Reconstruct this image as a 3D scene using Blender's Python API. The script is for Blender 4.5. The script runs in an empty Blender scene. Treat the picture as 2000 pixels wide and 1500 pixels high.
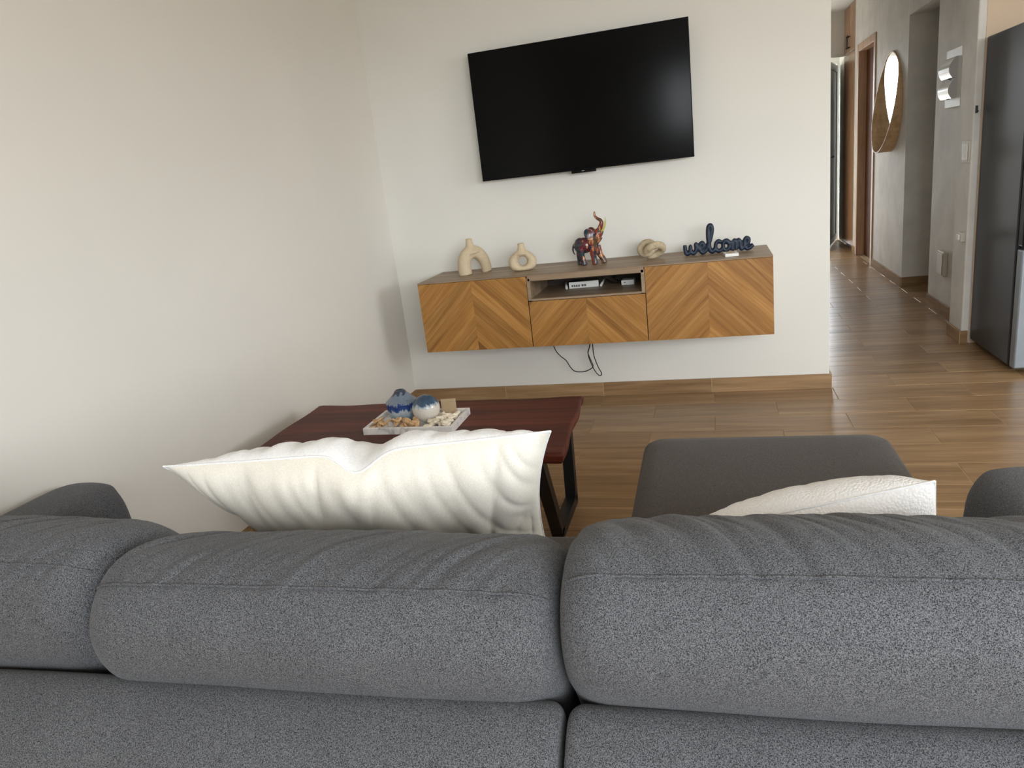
import bpy, bmesh, math, random
from mathutils import Vector, Matrix, noise
random.seed(7)
S = bpy.context.scene
COL = S.collection
PI = math.pi

# ------------------------------------------------------------------ camera, world, light, exposure
cd = bpy.data.cameras.new('camera'); cam = bpy.data.objects.new('camera', cd); COL.objects.link(cam)
S.camera = cam
cd.sensor_width = 36.0; cd.lens = 36.0 * 1425.0 / 2000.0; cd.clip_start = .02
YAW, PITCH, ROLL = -0.285864, 0.277759, -0.119464
_f = Vector((math.sin(YAW)*math.cos(PITCH), math.cos(YAW)*math.cos(PITCH), -math.sin(PITCH)))
_r = Vector((math.cos(YAW), -math.sin(YAW), 0)); _u = _r.cross(_f)
_r2 = math.cos(ROLL)*_r + math.sin(ROLL)*_u; _u2 = -math.sin(ROLL)*_r + math.cos(ROLL)*_u
cam.matrix_world = Matrix(((_r2.x, _u2.x, -_f.x, 1.5269), (_r2.y, _u2.y, -_f.y, -4.0535), (_r2.z, _u2.z, -_f.z, 1.2950), (0, 0, 0, 1)))

w = bpy.data.worlds.new('daylight'); S.world = w; w.use_nodes = True
bg = w.node_tree.nodes['Background']; bg.inputs[1].default_value = 11.0
_tc = w.node_tree.nodes.new('ShaderNodeTexCoord'); _sx = w.node_tree.nodes.new('ShaderNodeSeparateXYZ'); _cr = w.node_tree.nodes.new('ShaderNodeValToRGB')
w.node_tree.links.new(_tc.outputs['Generated'], _sx.inputs[0]); _mp = w.node_tree.nodes.new('ShaderNodeMapRange'); _mp.inputs[1].default_value = -1
w.node_tree.links.new(_sx.outputs['Z'], _mp.inputs[0]); w.node_tree.links.new(_mp.outputs[0], _cr.inputs[0]); w.node_tree.links.new(_cr.outputs[0], bg.inputs[0])
_cr.color_ramp.elements[0].position = .49; _cr.color_ramp.elements[0].color = (.38, .375, .36, 1)      # sunlit ground below the horizon
_cr.color_ramp.elements[1].position = .515; _cr.color_ramp.elements[1].color = (.90, .955, 1.0, 1)    # bright hazy sky

def portal(name, loc, rot, sx, sy):
    l = bpy.data.lights.new(name, 'AREA'); l.shape = 'RECTANGLE'; l.size = sx; l.size_y = sy
    l.cycles.is_portal = True
    o = bpy.data.objects.new(name, l); COL.objects.link(o); o.location = loc; o.rotation_euler = rot
    return o
WX0, WX1, WZ0, WZ1 = 1.75, 5.2, .95, 2.4          # the glazed opening behind the camera
portal('window_daylight', ((WX0+WX1)/2, -5.78, (WZ0+WZ1)/2), (math.radians(90), 0, 0), WX1-WX0, WZ1-WZ0)
portal('added_small_window_daylight', (1.26, -5.78, 1.92), (math.radians(90), 0, 0), .4, .66)  # portal of the small window added for the screen glow
portal('added_side_window_daylight', (5.98, -2.7, 1.65), (0, math.radians(90), 0), 1.2, 2.0)  # portal of the unseen side window added to brighten the left wall
portal('corridor_daylight', (2.61, 6.33, 1.06), (math.radians(-90), 0, 0), .92, 2.12)
vs = S.view_settings
vs.view_transform = 'Standard'; vs.look = 'None'; vs.gamma = 1.0; vs.use_curve_mapping = False
vs.exposure = 0.4

# ------------------------------------------------------------------ material helpers
def srgb(r, g, b):
    return tuple(((c/255)/12.92 if c/255 <= .04045 else ((c/255+.055)/1.055)**2.4) for c in (r, g, b)) + (1,)
class NT:
    def __init__(s, name):
        s.m = bpy.data.materials.new(name); s.m.use_nodes = True; s.t = s.m.node_tree
        s.b = s.t.nodes['Principled BSDF']
    def n(s, typ, **kw):
        nd = s.t.nodes.new(typ)
        for k, v in kw.items():
            if k in nd.inputs.keys() if isinstance(k, str) else False: nd.inputs[k].default_value = v
            else: setattr(nd, k, v)
        return nd
    def l(s, a, b): s.t.links.new(a, b)
def setin(nd, name, v): nd.inputs[name].default_value = v
def ramp(nt, fac, stops, interp='LINEAR'):
    r = nt.n('ShaderNodeValToRGB'); cr = r.color_ramp; cr.interpolation = interp
    while len(cr.elements) < len(stops): cr.elements.new(.5)
    for e, (p, c) in zip(cr.elements, stops): e.position = p; e.color = c
    nt.l(fac, r.inputs[0]); return r.outputs[0]
def coords(nt, scale=(1, 1, 1), rot=(0, 0, 0), rnd=0.0, kind='Object'):
    tc = nt.n('ShaderNodeTexCoord'); v = tc.outputs[kind]
    if rnd:
        oi = nt.n('ShaderNodeObjectInfo'); mu = nt.n('ShaderNodeVectorMath'); mu.operation = 'MULTIPLY_ADD'
        cx = nt.n('ShaderNodeCombineXYZ')
        for i, k in enumerate((1.0, 1.7, 2.3)):
            mm = nt.n('ShaderNodeMath'); mm.operation = 'MULTIPLY'; nt.l(oi.outputs['Random'], mm.inputs[0]); mm.inputs[1].default_value = rnd*k
            nt.l(mm.outputs[0], cx.inputs[i])
        ad = nt.n('ShaderNodeVectorMath'); ad.operation = 'ADD'; nt.l(v, ad.inputs[0]); nt.l(cx.outputs[0], ad.inputs[1]); v = ad.outputs[0]
    mp = nt.n('ShaderNodeMapping'); nt.l(v, mp.inputs['Vector']); setin(mp, 'Rotation', rot)
    mp2 = nt.n('ShaderNodeMapping'); nt.l(mp.outputs[0], mp2.inputs['Vector']); setin(mp2, 'Scale', scale)
    return mp2.outputs[0]
def noise_t(nt, vec, scale=5, detail=4, rough=.5, dist=0):
    n = nt.n('ShaderNodeTexNoise'); nt.l(vec, n.inputs['Vector']); setin(n, 'Scale', scale); setin(n, 'Detail', detail); setin(n, 'Roughness', rough); setin(n, 'Distortion', dist)
    return n.outputs['Fac']
def bump(nt, h, strength=.3, dist=.01):
    b = nt.n('ShaderNodeBump'); nt.l(h, b.inputs['Height']); setin(b, 'Strength', strength); setin(b, 'Distance', dist)
    nt.l(b.outputs[0], nt.b.inputs['Normal'])
def mix(nt, fac, a, b, typ='MIX'):
    m = nt.n('ShaderNodeMix'); m.data_type = 'RGBA'; m.blend_type = typ
    for v, i in ((fac, 0), (a, 6), (b, 7)):
        if hasattr(v, 'node'): nt.l(v, m.inputs[i])
        else: m.inputs[i].default_value = v
    return m.outputs[2]
def plain(name, col, rough=.5, metal=0, spec=.5, var=.06, vscale=30):
    nt = NT(name); v = coords(nt); f = noise_t(nt, v, vscale, 3)
    lo = tuple(c*(1-var) for c in col[:3])+(1,); hi = tuple(min(1, c*(1+var)) for c in col[:3])+(1,)
    nt.l(ramp(nt, f, [(.3, lo), (.7, hi)]), nt.b.inputs['Base Color'])
    setin(nt.b, 'Roughness', rough); setin(nt.b, 'Metallic', metal); setin(nt.b, 'Specular IOR Level', spec)
    return nt.m
def wood(name, dark, mid, light, axis=0, rot=(0, 0, 0), fine=60, stretch=.06, rough=.45, rnd=9.0, tone=.12, spec=.4):
    nt = NT(name); sc = [1, 1, 1]; sc[axis] = stretch
    v = coords(nt, tuple(sc), rot, rnd)
    a = noise_t(nt, v, fine, 6, .6, .6); b = noise_t(nt, v, fine*.16, 3, .5, 1.2)
    mm = nt.n('ShaderNodeMath'); mm.operation = 'MULTIPLY_ADD'; nt.l(a, mm.inputs[0]); mm.inputs[1].default_value = .55
    m2 = nt.n('ShaderNodeMath'); m2.operation = 'MULTIPLY'; nt.l(b, m2.inputs[0]); m2.inputs[1].default_value = .45; nt.l(m2.outputs[0], mm.inputs[2])
    c = ramp(nt, mm.outputs[0], [(.36, dark), (.5, mid), (.64, light)])
    oi = nt.n('ShaderNodeObjectInfo')
    tn = ramp(nt, oi.outputs['Random'], [(0, (1-tone,)*3+(1,)), (1, (1.0,)*3+(1,))])
    c = mix(nt, 1.0, c, tn, 'MULTIPLY')
    nt.l(c, nt.b.inputs['Base Color']); setin(nt.b, 'Roughness', rough); setin(nt.b, 'Specular IOR Level', spec)
    bump(nt, a, .08, .002)
    return nt.m
def paint(name, col, patch=.04, rough=.75, pscale=1.3):
    nt = NT(name); v = coords(nt, kind='Object'); f = noise_t(nt, v, pscale, 4, .55, .4); g = noise_t(nt, v, 160, 3, .6)
    lo = tuple(c*(1-patch) for c in col[:3])+(1,)
    nt.l(ramp(nt, f, [(.3, lo), (.65, col)]), nt.b.inputs['Base Color']); setin(nt.b, 'Roughness', rough); setin(nt.b, 'Specular IOR Level', .25)
    bump(nt, g, .05, .002); return nt.m
def fabric(name, dark, light, scale=520, rough=.95, sheen=.25, bstr=.35, big=.12):
    nt = NT(name)
    v1 = coords(nt, (1, .45, .45)); v2 = coords(nt, (.4, 1, 1))
    a = noise_t(nt, v1, scale, 2, .6); b = noise_t(nt, v2, scale*1.1, 2, .6)
    ad = nt.n('ShaderNodeMath'); ad.operation = 'ADD'; nt.l(a, ad.inputs[0]); nt.l(b, ad.inputs[1])
    hf = nt.n('ShaderNodeMath'); hf.operation = 'MULTIPLY'; nt.l(ad.outputs[0], hf.inputs[0]); hf.inputs[1].default_value = .5
    c = ramp(nt, hf.outputs[0], [(.41, dark), (.60, light)])
    if big:
        v3 = coords(nt); g = noise_t(nt, v3, 9, 3, .6)
        c = mix(nt, 1.0, c, ramp(nt, g, [(.3, (1-big,)*3+(1,)), (.7, (1, 1, 1, 1))]), 'MULTIPLY')
    nt.l(c, nt.b.inputs['Base Color']); setin(nt.b, 'Roughness', rough); setin(nt.b, 'Specular IOR Level', .15)
    setin(nt.b, 'Sheen Weight', sheen); setin(nt.b, 'Sheen Roughness', .5)
    bump(nt, hf.outputs[0], bstr, .0012)
    return nt.m

M = {}
M['wall'] = paint('cream_wall_paint', srgb(233, 231, 224))
M['wall_l'] = paint('cream_wall_paint_left', srgb(233, 229, 221))
M['plaster'] = paint('patchy_corridor_plaster', srgb(232, 228, 221), patch=.16, pscale=4.5, rough=.6)
M['beige'] = paint('warm_beige_wall', srgb(226, 204, 178), patch=.03)  # warm beige tint over the whole kitchen wall
M['ceiling'] = paint('white_ceiling_paint', srgb(240, 240, 238))
M['tile'] = wood('wood_look_tile', srgb(132, 104, 72), srgb(160, 128, 92), srgb(182, 150, 112), axis=0, fine=34, stretch=.07, rough=.3, tone=.12)
M['grout'] = plain('tile_grout', srgb(178, 150, 116), .8)
M['oak'] = wood('oak_veneer_rising', srgb(140, 94, 44), srgb(172, 122, 62), srgb(196, 146, 84), axis=0, rot=(0, math.radians(45), 0), fine=55, stretch=.05, tone=.24)
M['oak2'] = wood('oak_veneer_falling', srgb(140, 94, 44), srgb(172, 122, 62), srgb(196, 146, 84), axis=0, rot=(0, math.radians(-45), 0), fine=55, stretch=.05, tone=.24)
M['greywood'] = wood('greyed_walnut_board', srgb(124, 104, 82), srgb(150, 128, 104), srgb(170, 148, 122), axis=0, fine=40, stretch=.05, tone=.04)
M['darkcore'] = plain('dark_gap_board', srgb(60, 50, 42), .8)
M['table'] = wood('reddish_hardwood', srgb(54, 21, 14), srgb(80, 34, 23), srgb(104, 48, 33), axis=0, fine=26, stretch=.06, rough=.5, tone=.02, spec=.22)
M['black'] = plain('black_powder_steel', srgb(16, 16, 17), .45)
M['sofa'] = fabric('grey_melange_weave', srgb(32, 33, 36), srgb(122, 123, 127), scale=1250, sheen=.1)
M['sofa_shaded'] = fabric('grey_weave_shaded', srgb(50, 45, 42), srgb(98, 90, 85), sheen=.12, scale=900, big=.05)  # same grey sofa fabric, with the dimmer warm light put into its colour
M['seam'] = fabric('grey_seam_thread', srgb(104, 105, 108), srgb(150, 151, 154), scale=700, big=0)
M['cream'] = fabric('natural_cotton', srgb(236, 229, 214), srgb(248, 243, 232), scale=700, sheen=.1, bstr=.15, big=.05)
M['white'] = fabric('white_cotton', srgb(240, 240, 240), srgb(252, 252, 252), scale=400, sheen=.1, bstr=.3, big=0)
nt = NT('white_boucle'); v = coords(nt); vo = nt.n('ShaderNodeTexVoronoi'); nt.l(v, vo.inputs['Vector']); setin(vo, 'Scale', 230)
nt.l(ramp(nt, vo.outputs['Distance'], [(0, srgb(254, 254, 253)), (.8, srgb(246, 244, 242))]), nt.b.inputs['Base Color']); setin(nt.b, 'Roughness', .95); setin(nt.b, 'Specular IOR Level', .1)
iv = nt.n('ShaderNodeMath'); iv.operation = 'SUBTRACT'; iv.inputs[0].default_value = 1; nt.l(vo.outputs['Distance'], iv.inputs[1]); bump(nt, iv.outputs[0], .45, .003); M['boucle'] = nt.m
M['frame'] = wood('light_oak_frame', srgb(176, 140, 112), srgb(194, 158, 128), srgb(208, 174, 144), axis=2, fine=40, tone=.02)
M['door'] = wood('dark_brown_door', srgb(70, 40, 22), srgb(92, 54, 30), srgb(108, 66, 38), axis=2, fine=30, tone=.02, rough=.7, spec=.15)
M['wardrobe'] = wood('warm_wardrobe_wood', srgb(150, 112, 84), srgb(172, 134, 102), srgb(188, 150, 118), axis=2, fine=24, tone=.02, rough=.3)
M['rim'] = wood('mirror_rim_veneer', srgb(182, 146, 104), srgb(204, 168, 124), srgb(220, 186, 142), axis=1, fine=30, tone=.02)
M['steel'] = plain('brushed_steel', srgb(180, 182, 184), .3, metal=1, var=.03)
M['chrome'] = plain('polished_cover', srgb(214, 216, 220), .2, metal=.25, var=.02)
M['whiteplastic'] = plain('white_plastic', srgb(232, 231, 226), .4, var=.02)
M['ivory'] = plain('ivory_plastic', srgb(205, 198, 184), .45, var=.02)
M['fridge_side'] = plain('graphite_fridge_side', srgb(54, 56, 62), .36, metal=.35, var=.05, vscale=3)
M['fridge_front'] = plain('silver_fridge_door', srgb(150, 160, 168), .3, metal=.6, var=.03)
M['fridge_black'] = plain('black_fridge_glass', srgb(14, 14, 16), .15, var=.02)
M['tvscreen'] = plain('matte_black_screen', srgb(2, 3, 4), .15, spec=.14, var=.01)
M['tvcase'] = plain('black_tv_case', srgb(6, 6, 7), .5, spec=.12, var=.02)
M['ceramic'] = plain('sandy_beige_ceramic', srgb(208, 190, 160), .85, spec=.2, var=.05, vscale=60)
M['stone'] = plain('grainy_sand_stone', srgb(186, 170, 142), .85, spec=.2, var=.22, vscale=45)
M['navy'] = plain('navy_paint', srgb(22, 38, 58), .5, var=.1)
M['cablem'] = plain('black_cable_rubber', srgb(28, 27, 26), .5)
M['kraft'] = plain('kraft_card', srgb(184, 160, 128), .8)
M['shellm'] = plain('pale_shell', srgb(238, 226, 204), .5, var=.14, vscale=70)
M['barkm'] = plain('orange_brown_bark', srgb(206, 168, 124), .7, var=.25, vscale=60)
M['darkpebble'] = plain('grey_pebble', srgb(96, 98, 100), .6)
M['tusk'] = plain('yellow_green_tusk', srgb(196, 190, 96), .4)
M['alu'] = plain('dark_aluminium', srgb(120, 122, 118), .35, metal=.7, var=.02)
# mirror glass
nt = NT('mirror_glass'); setin(nt.b, 'Metallic', 1.0); setin(nt.b, 'Roughness', .02); v = coords(nt)
nt.l(ramp(nt, noise_t(nt, v, 2), [(0, (.93, .95, .94, 1)), (1, (.96, .97, .97, 1))]), nt.b.inputs['Base Color']); M['mirror'] = nt.m
# door glass
nt = NT('tinted_door_glass'); setin(nt.b, 'Roughness', .35); v = coords(nt)
nt.l(ramp(nt, noise_t(nt, v, 2), [(0, srgb(140, 140, 126)), (1, srgb(158, 158, 144))]), nt.b.inputs['Base Color']); M['doorglass'] = nt.m
# marble
nt = NT('grey_veined_marble'); v = coords(nt); a = noise_t(nt, v, 14, 6, .65, 1.6)
nt.l(ramp(nt, a, [(.36, srgb(182, 178, 180)), (.47, srgb(226, 222, 218)), (.7, srgb(238, 234, 228))]), nt.b.inputs['Base Color']); setin(nt.b, 'Roughness', .3); M['marble'] = nt.m
# reactive glaze jar : bands by height with drips
def glaze(name, bands, edge=.012, freq=34, rough=.18):
    nt = NT(name); tc = nt.n('ShaderNodeTexCoord'); sx = nt.n('ShaderNodeSeparateXYZ'); nt.l(tc.outputs['Object'], sx.inputs[0])
    v = coords(nt, (1, 1, .18)); dr = noise_t(nt, v, freq*2.4, 2, .5); v2 = coords(nt); sp = noise_t(nt, v2, 330, 2, .7)
    ma = nt.n('ShaderNodeMath'); ma.operation = 'SUBTRACT'; nt.l(dr, ma.inputs[0]); ma.inputs[1].default_value = .5
    mb = nt.n('ShaderNodeMath'); mb.operation = 'MULTIPLY_ADD'; nt.l(ma.outputs[0], mb.inputs[0]); mb.inputs[1].default_value = edge*4; nt.l(sx.outputs['Z'], mb.inputs[2])
    mc = nt.n('ShaderNodeMath'); mc.operation = 'MULTIPLY'; nt.l(mb.outputs[0], mc.inputs[0]); mc.inputs[1].default_value = 8.0
    c = ramp(nt, mc.outputs[0], bands)
    c = mix(nt, .35, c, ramp(nt, sp, [(.35, (.35, .35, .37, 1)), (.65, (1, 1, 1, 1))]), 'MULTIPLY')
    nt.l(c, nt.b.inputs['Base Color']); setin(nt.b, 'Roughness', rough); return nt.m
M['jar'] = glaze('blue_reactive_glaze', [(0, srgb(120, 140, 158)), (.16, srgb(150, 170, 186)), (.32, srgb(206, 216, 222)), (.37, srgb(52, 86, 150)), (.53, srgb(36, 62, 128)), (.57, srgb(128, 142, 156)), (.80, srgb(118, 132, 148)), (.86, srgb(58, 66, 80))], .014)
M['ball'] = glaze('white_and_blue_glaze', [(0, srgb(228, 220, 208)), (.50, srgb(232, 225, 214)), (.56, srgb(176, 190, 200)), (.61, srgb(66, 90, 114)), (1, srgb(44, 64, 88))], .008)
# elephant patchwork
nt = NT('patchwork_lacquer'); v = coords(nt, (1, 1, .6)); vo = nt.n('ShaderNodeTexVoronoi'); nt.l(v, vo.inputs['Vector']); setin(vo, 'Scale', 62)
sp = nt.n('ShaderNodeSeparateColor'); nt.l(vo.outputs['Color'], sp.inputs[0]); tc = nt.n('ShaderNodeTexCoord'); sx = nt.n('ShaderNodeSeparateXYZ'); nt.l(tc.outputs['Object'], sx.inputs[0])
m1 = nt.n('ShaderNodeMath'); m1.operation = 'MULTIPLY_ADD'; nt.l(sx.outputs['X'], m1.inputs[0]); m1.inputs[1].default_value = 4.2; m1.inputs[2].default_value = .32
m2 = nt.n('ShaderNodeMath'); m2.operation = 'MULTIPLY_ADD'; nt.l(sp.outputs[0], m2.inputs[0]); m2.inputs[1].default_value = .42; nt.l(m1.outputs[0], m2.inputs[2])
c = ramp(nt, m2.outputs[0], [(0, srgb(28, 52, 62)), (.22, srgb(30, 60, 68)), (.34, srgb(100, 34, 46)), (.45, srgb(60, 34, 60)), (.53, srgb(44, 44, 66)), (.62, srgb(186, 128, 88)), (.74, srgb(134, 58, 46)), (.86, srgb(96, 74, 58))], 'CONSTANT')
vd = nt.n('ShaderNodeTexVoronoi'); vd.feature = 'DISTANCE_TO_EDGE'; nt.l(v, vd.inputs['Vector']); setin(vd, 'Scale', 62)
c = mix(nt, ramp(nt, vd.outputs['Distance'], [(.02, (0, 0, 0, 1)), (.06, (1, 1, 1, 1))]), srgb(90, 66, 52), c)
nt.l(c, nt.b.inputs['Base Color']); setin(nt.b, 'Roughness', .22); M['patch'] = nt.m

# ------------------------------------------------------------------ object helpers
def link(name, me, m=None, parent=None, smooth=False):
    if m is not None and not me.materials: me.materials.append(M[m] if isinstance(m, str) else m)
    if smooth:
        for p in me.polygons: p.use_smooth = True
    o = bpy.data.objects.new(name, me); COL.objects.link(o)
    if parent: o.parent = parent
    return o
def bmobj(name, bm, m, parent=None, smooth=False):
    me = bpy.data.meshes.new(name); bmesh.ops.recalc_face_normals(bm, faces=bm.faces); bm.to_mesh(me); bm.free()
    return link(name, me, m, parent, smooth)
def addbox(bm, x0, x1, y0, y1, z0, z1, bev=0, seg=2):
    r = bmesh.ops.create_cube(bm, size=1)
    vs_ = r['verts']
    for v in vs_: v.co = Vector(((x0+x1)/2+v.co.x*(x1-x0), (y0+y1)/2+v.co.y*(y1-y0), (z0+z1)/2+v.co.z*(z1-z0)))
    if bev:
        es = list({e for v in vs_ for e in v.link_edges})
        bmesh.ops.bevel(bm, geom=es, offset=bev, segments=seg, affect='EDGES', profile=.5)
def box(name, x0, x1, y0, y1, z0, z1, m, parent=None, bev=0, seg=2, smooth=False):
    bm = bmesh.new(); addbox(bm, x0, x1, y0, y1, z0, z1, bev, seg); return bmobj(name, bm, m, parent, smooth)
def boxes(name, lst, m, parent=None, bev=0):
    bm = bmesh.new()
    for b in lst: addbox(bm, *b, bev=bev)
    return bmobj(name, bm, m, parent)
def struct(o): o['kind'] = 'structure'; return o
def tag(o, label, cat, group=None):
    o['label'] = label; o['category'] = cat
    if group: o['group'] = group
    return o
def empty(name, loc, label, cat, group=None, rz=0):
    o = bpy.data.objects.new(name, None); COL.objects.link(o); o.location = loc; o.rotation_euler = (0, 0, rz); o.empty_display_size = .05
    return tag(o, label, cat, group)
def catmull(pts, n=8, closed=False):
    P = [Vector(p) for p in pts]; out = []; N = len(P); rng = N if closed else N-1
    for i in range(rng):
        p0 = P[(i-1) % N] if closed or i > 0 else P[0]*2-P[1]
        p1 = P[i]; p2 = P[(i+1) % N]
        p3 = P[(i+2) % N] if closed or i+2 < N else P[-1]*2-P[-2]
        for k in range(n):
            t = k/n; out.append(.5*((2*p1)+(p2-p0)*t+(2*p0-5*p1+4*p2-p3)*t*t+(3*p1-p0-3*p2+p3)*t**3))
    if not closed: out.append(P[-1].copy())
    return out
def tube(bm, pts, rad, seg=10, closed=False, cap=True, sy=1.0):
    # pts Vectors; rad float or list ; parallel transport
    n = len(pts); R = rad if isinstance(rad, (list, tuple)) else [rad]*n
    rings = []; up = None
    for i, p in enumerate(pts):
        a = pts[i-1] if i > 0 or closed else pts[i]; b = pts[(i+1) % n] if i < n-1 or closed else pts[i]
        t = (b-a).normalized()
        if up is None: up = t.orthogonal().normalized()
        up = (up-t*up.dot(t)).normalized(); s = t.cross(up)
        rings.append([bm.verts.new(p+(up*math.cos(2*PI*k/seg)+s*math.sin(2*PI*k/seg)*sy)*R[i]) for k in range(seg)])
    if closed:
        off = min(range(seg), key=lambda o: sum((rings[-1][k].co-rings[0][(k+o) % seg].co).length for k in range(seg)))
    for i in range(n if closed else n-1):
        a = rings[i]; b = rings[(i+1) % n]; sh = off if (closed and i == n-1) else 0
        for k in range(seg): bm.faces.new((a[k], a[(k+1) % seg], b[(k+1+sh) % seg], b[(k+sh) % seg]))
    if cap and not closed:
        bm.faces.new(rings[0][::-1]); bm.faces.new(rings[-1])
def lathe(bm, prof, seg=32, c=(0, 0, 0)):
    rings = []
    for r, z in prof: rings.append([bm.verts.new((c[0]+r*math.cos(2*PI*k/seg), c[1]+r*math.sin(2*PI*k/seg), c[2]+z)) for k in range(seg)])
    for a, b in zip(rings, rings[1:]):
        for k in range(seg): bm.faces.new((a[k], a[(k+1) % seg], b[(k+1) % seg], b[k]))
    bm.faces.new(rings[0][::-1]); bm.faces.new(rings[-1])
def ellip(bm, c, r, seg=20):
    res = bmesh.ops.create_uvsphere(bm, u_segments=seg, v_segments=seg//2, radius=1)
    for v in res['verts']: v.co = Vector((c[0]+v.co.x*r[0], c[1]+v.co.y*r[1], c[2]+v.co.z*r[2]))
def blend(bm, voxel, smooth_it=4):
    # unite overlapping lumps into one continuous surface
    me = bpy.data.meshes.new('t'); bm.to_mesh(me); bm.free()
    o = bpy.data.objects.new('t', me); COL.objects.link(o)
    md = o.modifiers.new('r', 'REMESH'); md.mode = 'VOXEL'; md.voxel_size = voxel
    sm = o.modifiers.new('s', 'SMOOTH'); sm.iterations = smooth_it; sm.factor = .5
    dg = bpy.context.evaluated_depsgraph_get(); me2 = bpy.data.meshes.new_from_object(o.evaluated_get(dg))
    bpy.data.objects.remove(o); me2.materials.clear()
    return me2

# ------------------------------------------------------------------ the shell
LX = -.292; CH = 2.64; HX = 3.065
struct(box('wall_left', LX-.15, LX, -5.8, .15, 0, CH, 'wall_l'))
struct(box('wall_back', LX, 2.105, 0, .15, 0, CH, 'wall'))
struct(box('wall_corridor_left', 1.98, 2.105, .15, 6.35, 0, CH, 'wall'))
struct(boxes('wall_front', [(LX-.15, 1.06, -5.95, -5.8, 0, CH), (1.46, WX0, -5.95, -5.8, 0, CH), (1.06, 1.46, -5.95, -5.8, 0, 1.59), (1.06, 1.46, -5.95, -5.8, 2.25, CH), (WX1, 6.15, -5.95, -5.8, 0, CH), (WX0, WX1, -5.95, -5.8, WZ1, CH), (WX0, WX1, -5.95, -5.8, 0, WZ0)], 'wall'))
struct(boxes('wall_right', [(6.0, 6.15, -5.8, -3.7, 0, CH), (6.0, 6.15, -1.7, .8, 0, CH), (6.0, 6.15, -3.7, -1.7, 0, 1.05), (6.0, 6.15, -3.7, -1.7, 2.25, CH)], 'wall'))
struct(boxes('added_window_2', [(6.03, 6.09, -3.7, -3.64, 1.05, 2.25), (6.03, 6.09, -1.76, -1.7, 1.05, 2.25), (6.03, 6.09, -3.64, -1.76, 1.05, 1.11), (6.03, 6.09, -3.64, -1.76, 2.19, 2.25), (6.03, 6.09, -2.73, -2.67, 1.11, 2.19)], 'ivory'))  # unseen side window, added to throw more light on the left wall
struct(box('wall_kitchen', 3.0, 6.15, .8, 1.04, 0, CH, 'beige'))
struct(box('wall_column', 2.957, 3.0, .795, 1.04, 0, CH, 'plaster', bev=.008))
struct(box('wall_niche', 3.08, 4.6, 1.04, 2.02, 0, CH, 'plaster'))
struct(boxes('wall_passage', [(4.45, 4.6, 2.02, 2.77, 0, CH), (HX, HX+.15, 2.02, 2.77, 2.12, CH), (HX+.15, 4.6, 2.77, 2.92, 0, CH)], 'plaster'))
struct(boxes('wall_corridor_right', [(HX, HX+.15, 2.77, 3.965, 0, CH), (HX, HX+.15, 3.965, 4.86, 2.17, CH), (HX, HX+.15, 4.86, 5.05, 0, CH)], 'plaster'))
struct(box('wall_vestibule', 3.11, 3.25, 5.74, 6.35, 0, CH, 'wall'))
struct(boxes('wall_end', [(1.98, 2.15, 6.35, 6.5, 0, CH), (3.08, 3.8, 6.35, 6.5, 0, CH), (2.15, 3.08, 6.35, 6.5, 2.13, CH)], 'wall'))
struct(box('wall_bulkhead', 2.105, 3.11, 5.74, 5.84, 2.16, CH, 'wall'))
struct(box('ceiling', LX-.15, 6.15, -5.95, 6.5, CH, CH+.12, 'ceiling'))
fl = struct(box('floor', LX-.15, 6.15, -5.95, 6.5, -.12, -.0015, 'grout'))

# floor tiles : 0.613 x 0.207, half-bond
TW, TD, G = .6155, .2065, .0042
cache = {}
def tile_piece(x0, x1, y0, y1, parent):
    key = (round(x1-x0, 3), round(y1-y0, 3))
    if key not in cache:
        bm = bmesh.new(); a, b = key; addbox(bm, -a/2+G/2, a/2-G/2, -b/2+G/2, b/2-G/2, -.01, 0)
        top = [e for e in bm.edges if all(v.co.z > -.001 for v in e.verts)]
        bmesh.ops.bevel(bm, geom=top, offset=.0006, segments=1, affect='EDGES')
        me = bpy.data.meshes.new('tile'); bm.to_mesh(me); bm.free(); me.materials.append(M['tile']); cache[key] = me
    o = bpy.data.objects.new('tile', cache[key]); COL.objects.link(o); o.parent = parent; o.location = ((x0+x1)/2, (y0+y1)/2, 0)
    return o
def row(k):
    y1 = -TD*k; y0 = y1-TD
    off = .89 if k % 2 == 0 else .89-TW/2
    xmin, xmax = (LX, 3.9) if y1 <= .01 else (2.105, 3.08)
    if y1 > .01 and 2.02 < (y0+y1)/2 < 2.77: xmax = 3.7
    if y1 <= .01 and y0 < -2.5: xmax = 3.0
    x = off-TW*4
    while x < xmax:
        a, b = max(x, xmin), min(x+TW, xmax)
        if b-a > .03: tile_piece(a, b, y0, min(y1, 6.35), fl)
        x += TW
for k in range(-31, 18): row(k)

# baseboards : tile strips
def baseboard(name, cuts, axis, at, out, h=.08, t=.012):
    root = None
    for i, (a, b) in enumerate(zip(cuts, cuts[1:])):
        pass
    lo, hi = cuts[0], cuts[-1]
    if axis == 0: g = (lo, hi, *sorted((at, at+out*(t-.0006))), 0, h-.001)
    else: g = (*sorted((at, at+out*(t-.0004))), lo, hi, 0, h-.001)
    root = struct(box(name, *g, 'grout'))
    for a, b in zip(cuts, cuts[1:]):
        bm = bmesh.new(); L = b-a-.0045
        if axis == 0: addbox(bm, -L/2, L/2, -t/2, t/2, 0, h, .0012, 1)
        else: addbox(bm, -t/2, t/2, -L/2, L/2, 0, h, .0012, 1)
        o = bmobj('tile', bm, 'tile' if axis == 0 else 'tile_y', root)
        o.location = ((a+b)/2, at+out*t/2+out*.0005, 0) if axis == 0 else (at+out*t/2+out*.0005, (a+b)/2, 0)
    return root
M['tile_y'] = wood('wood_look_tile_along_y', srgb(132, 104, 72), srgb(160, 128, 92), srgb(182, 150, 112), axis=1, fine=34, stretch=.07, rough=.65, tone=.12, spec=.15)
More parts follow.
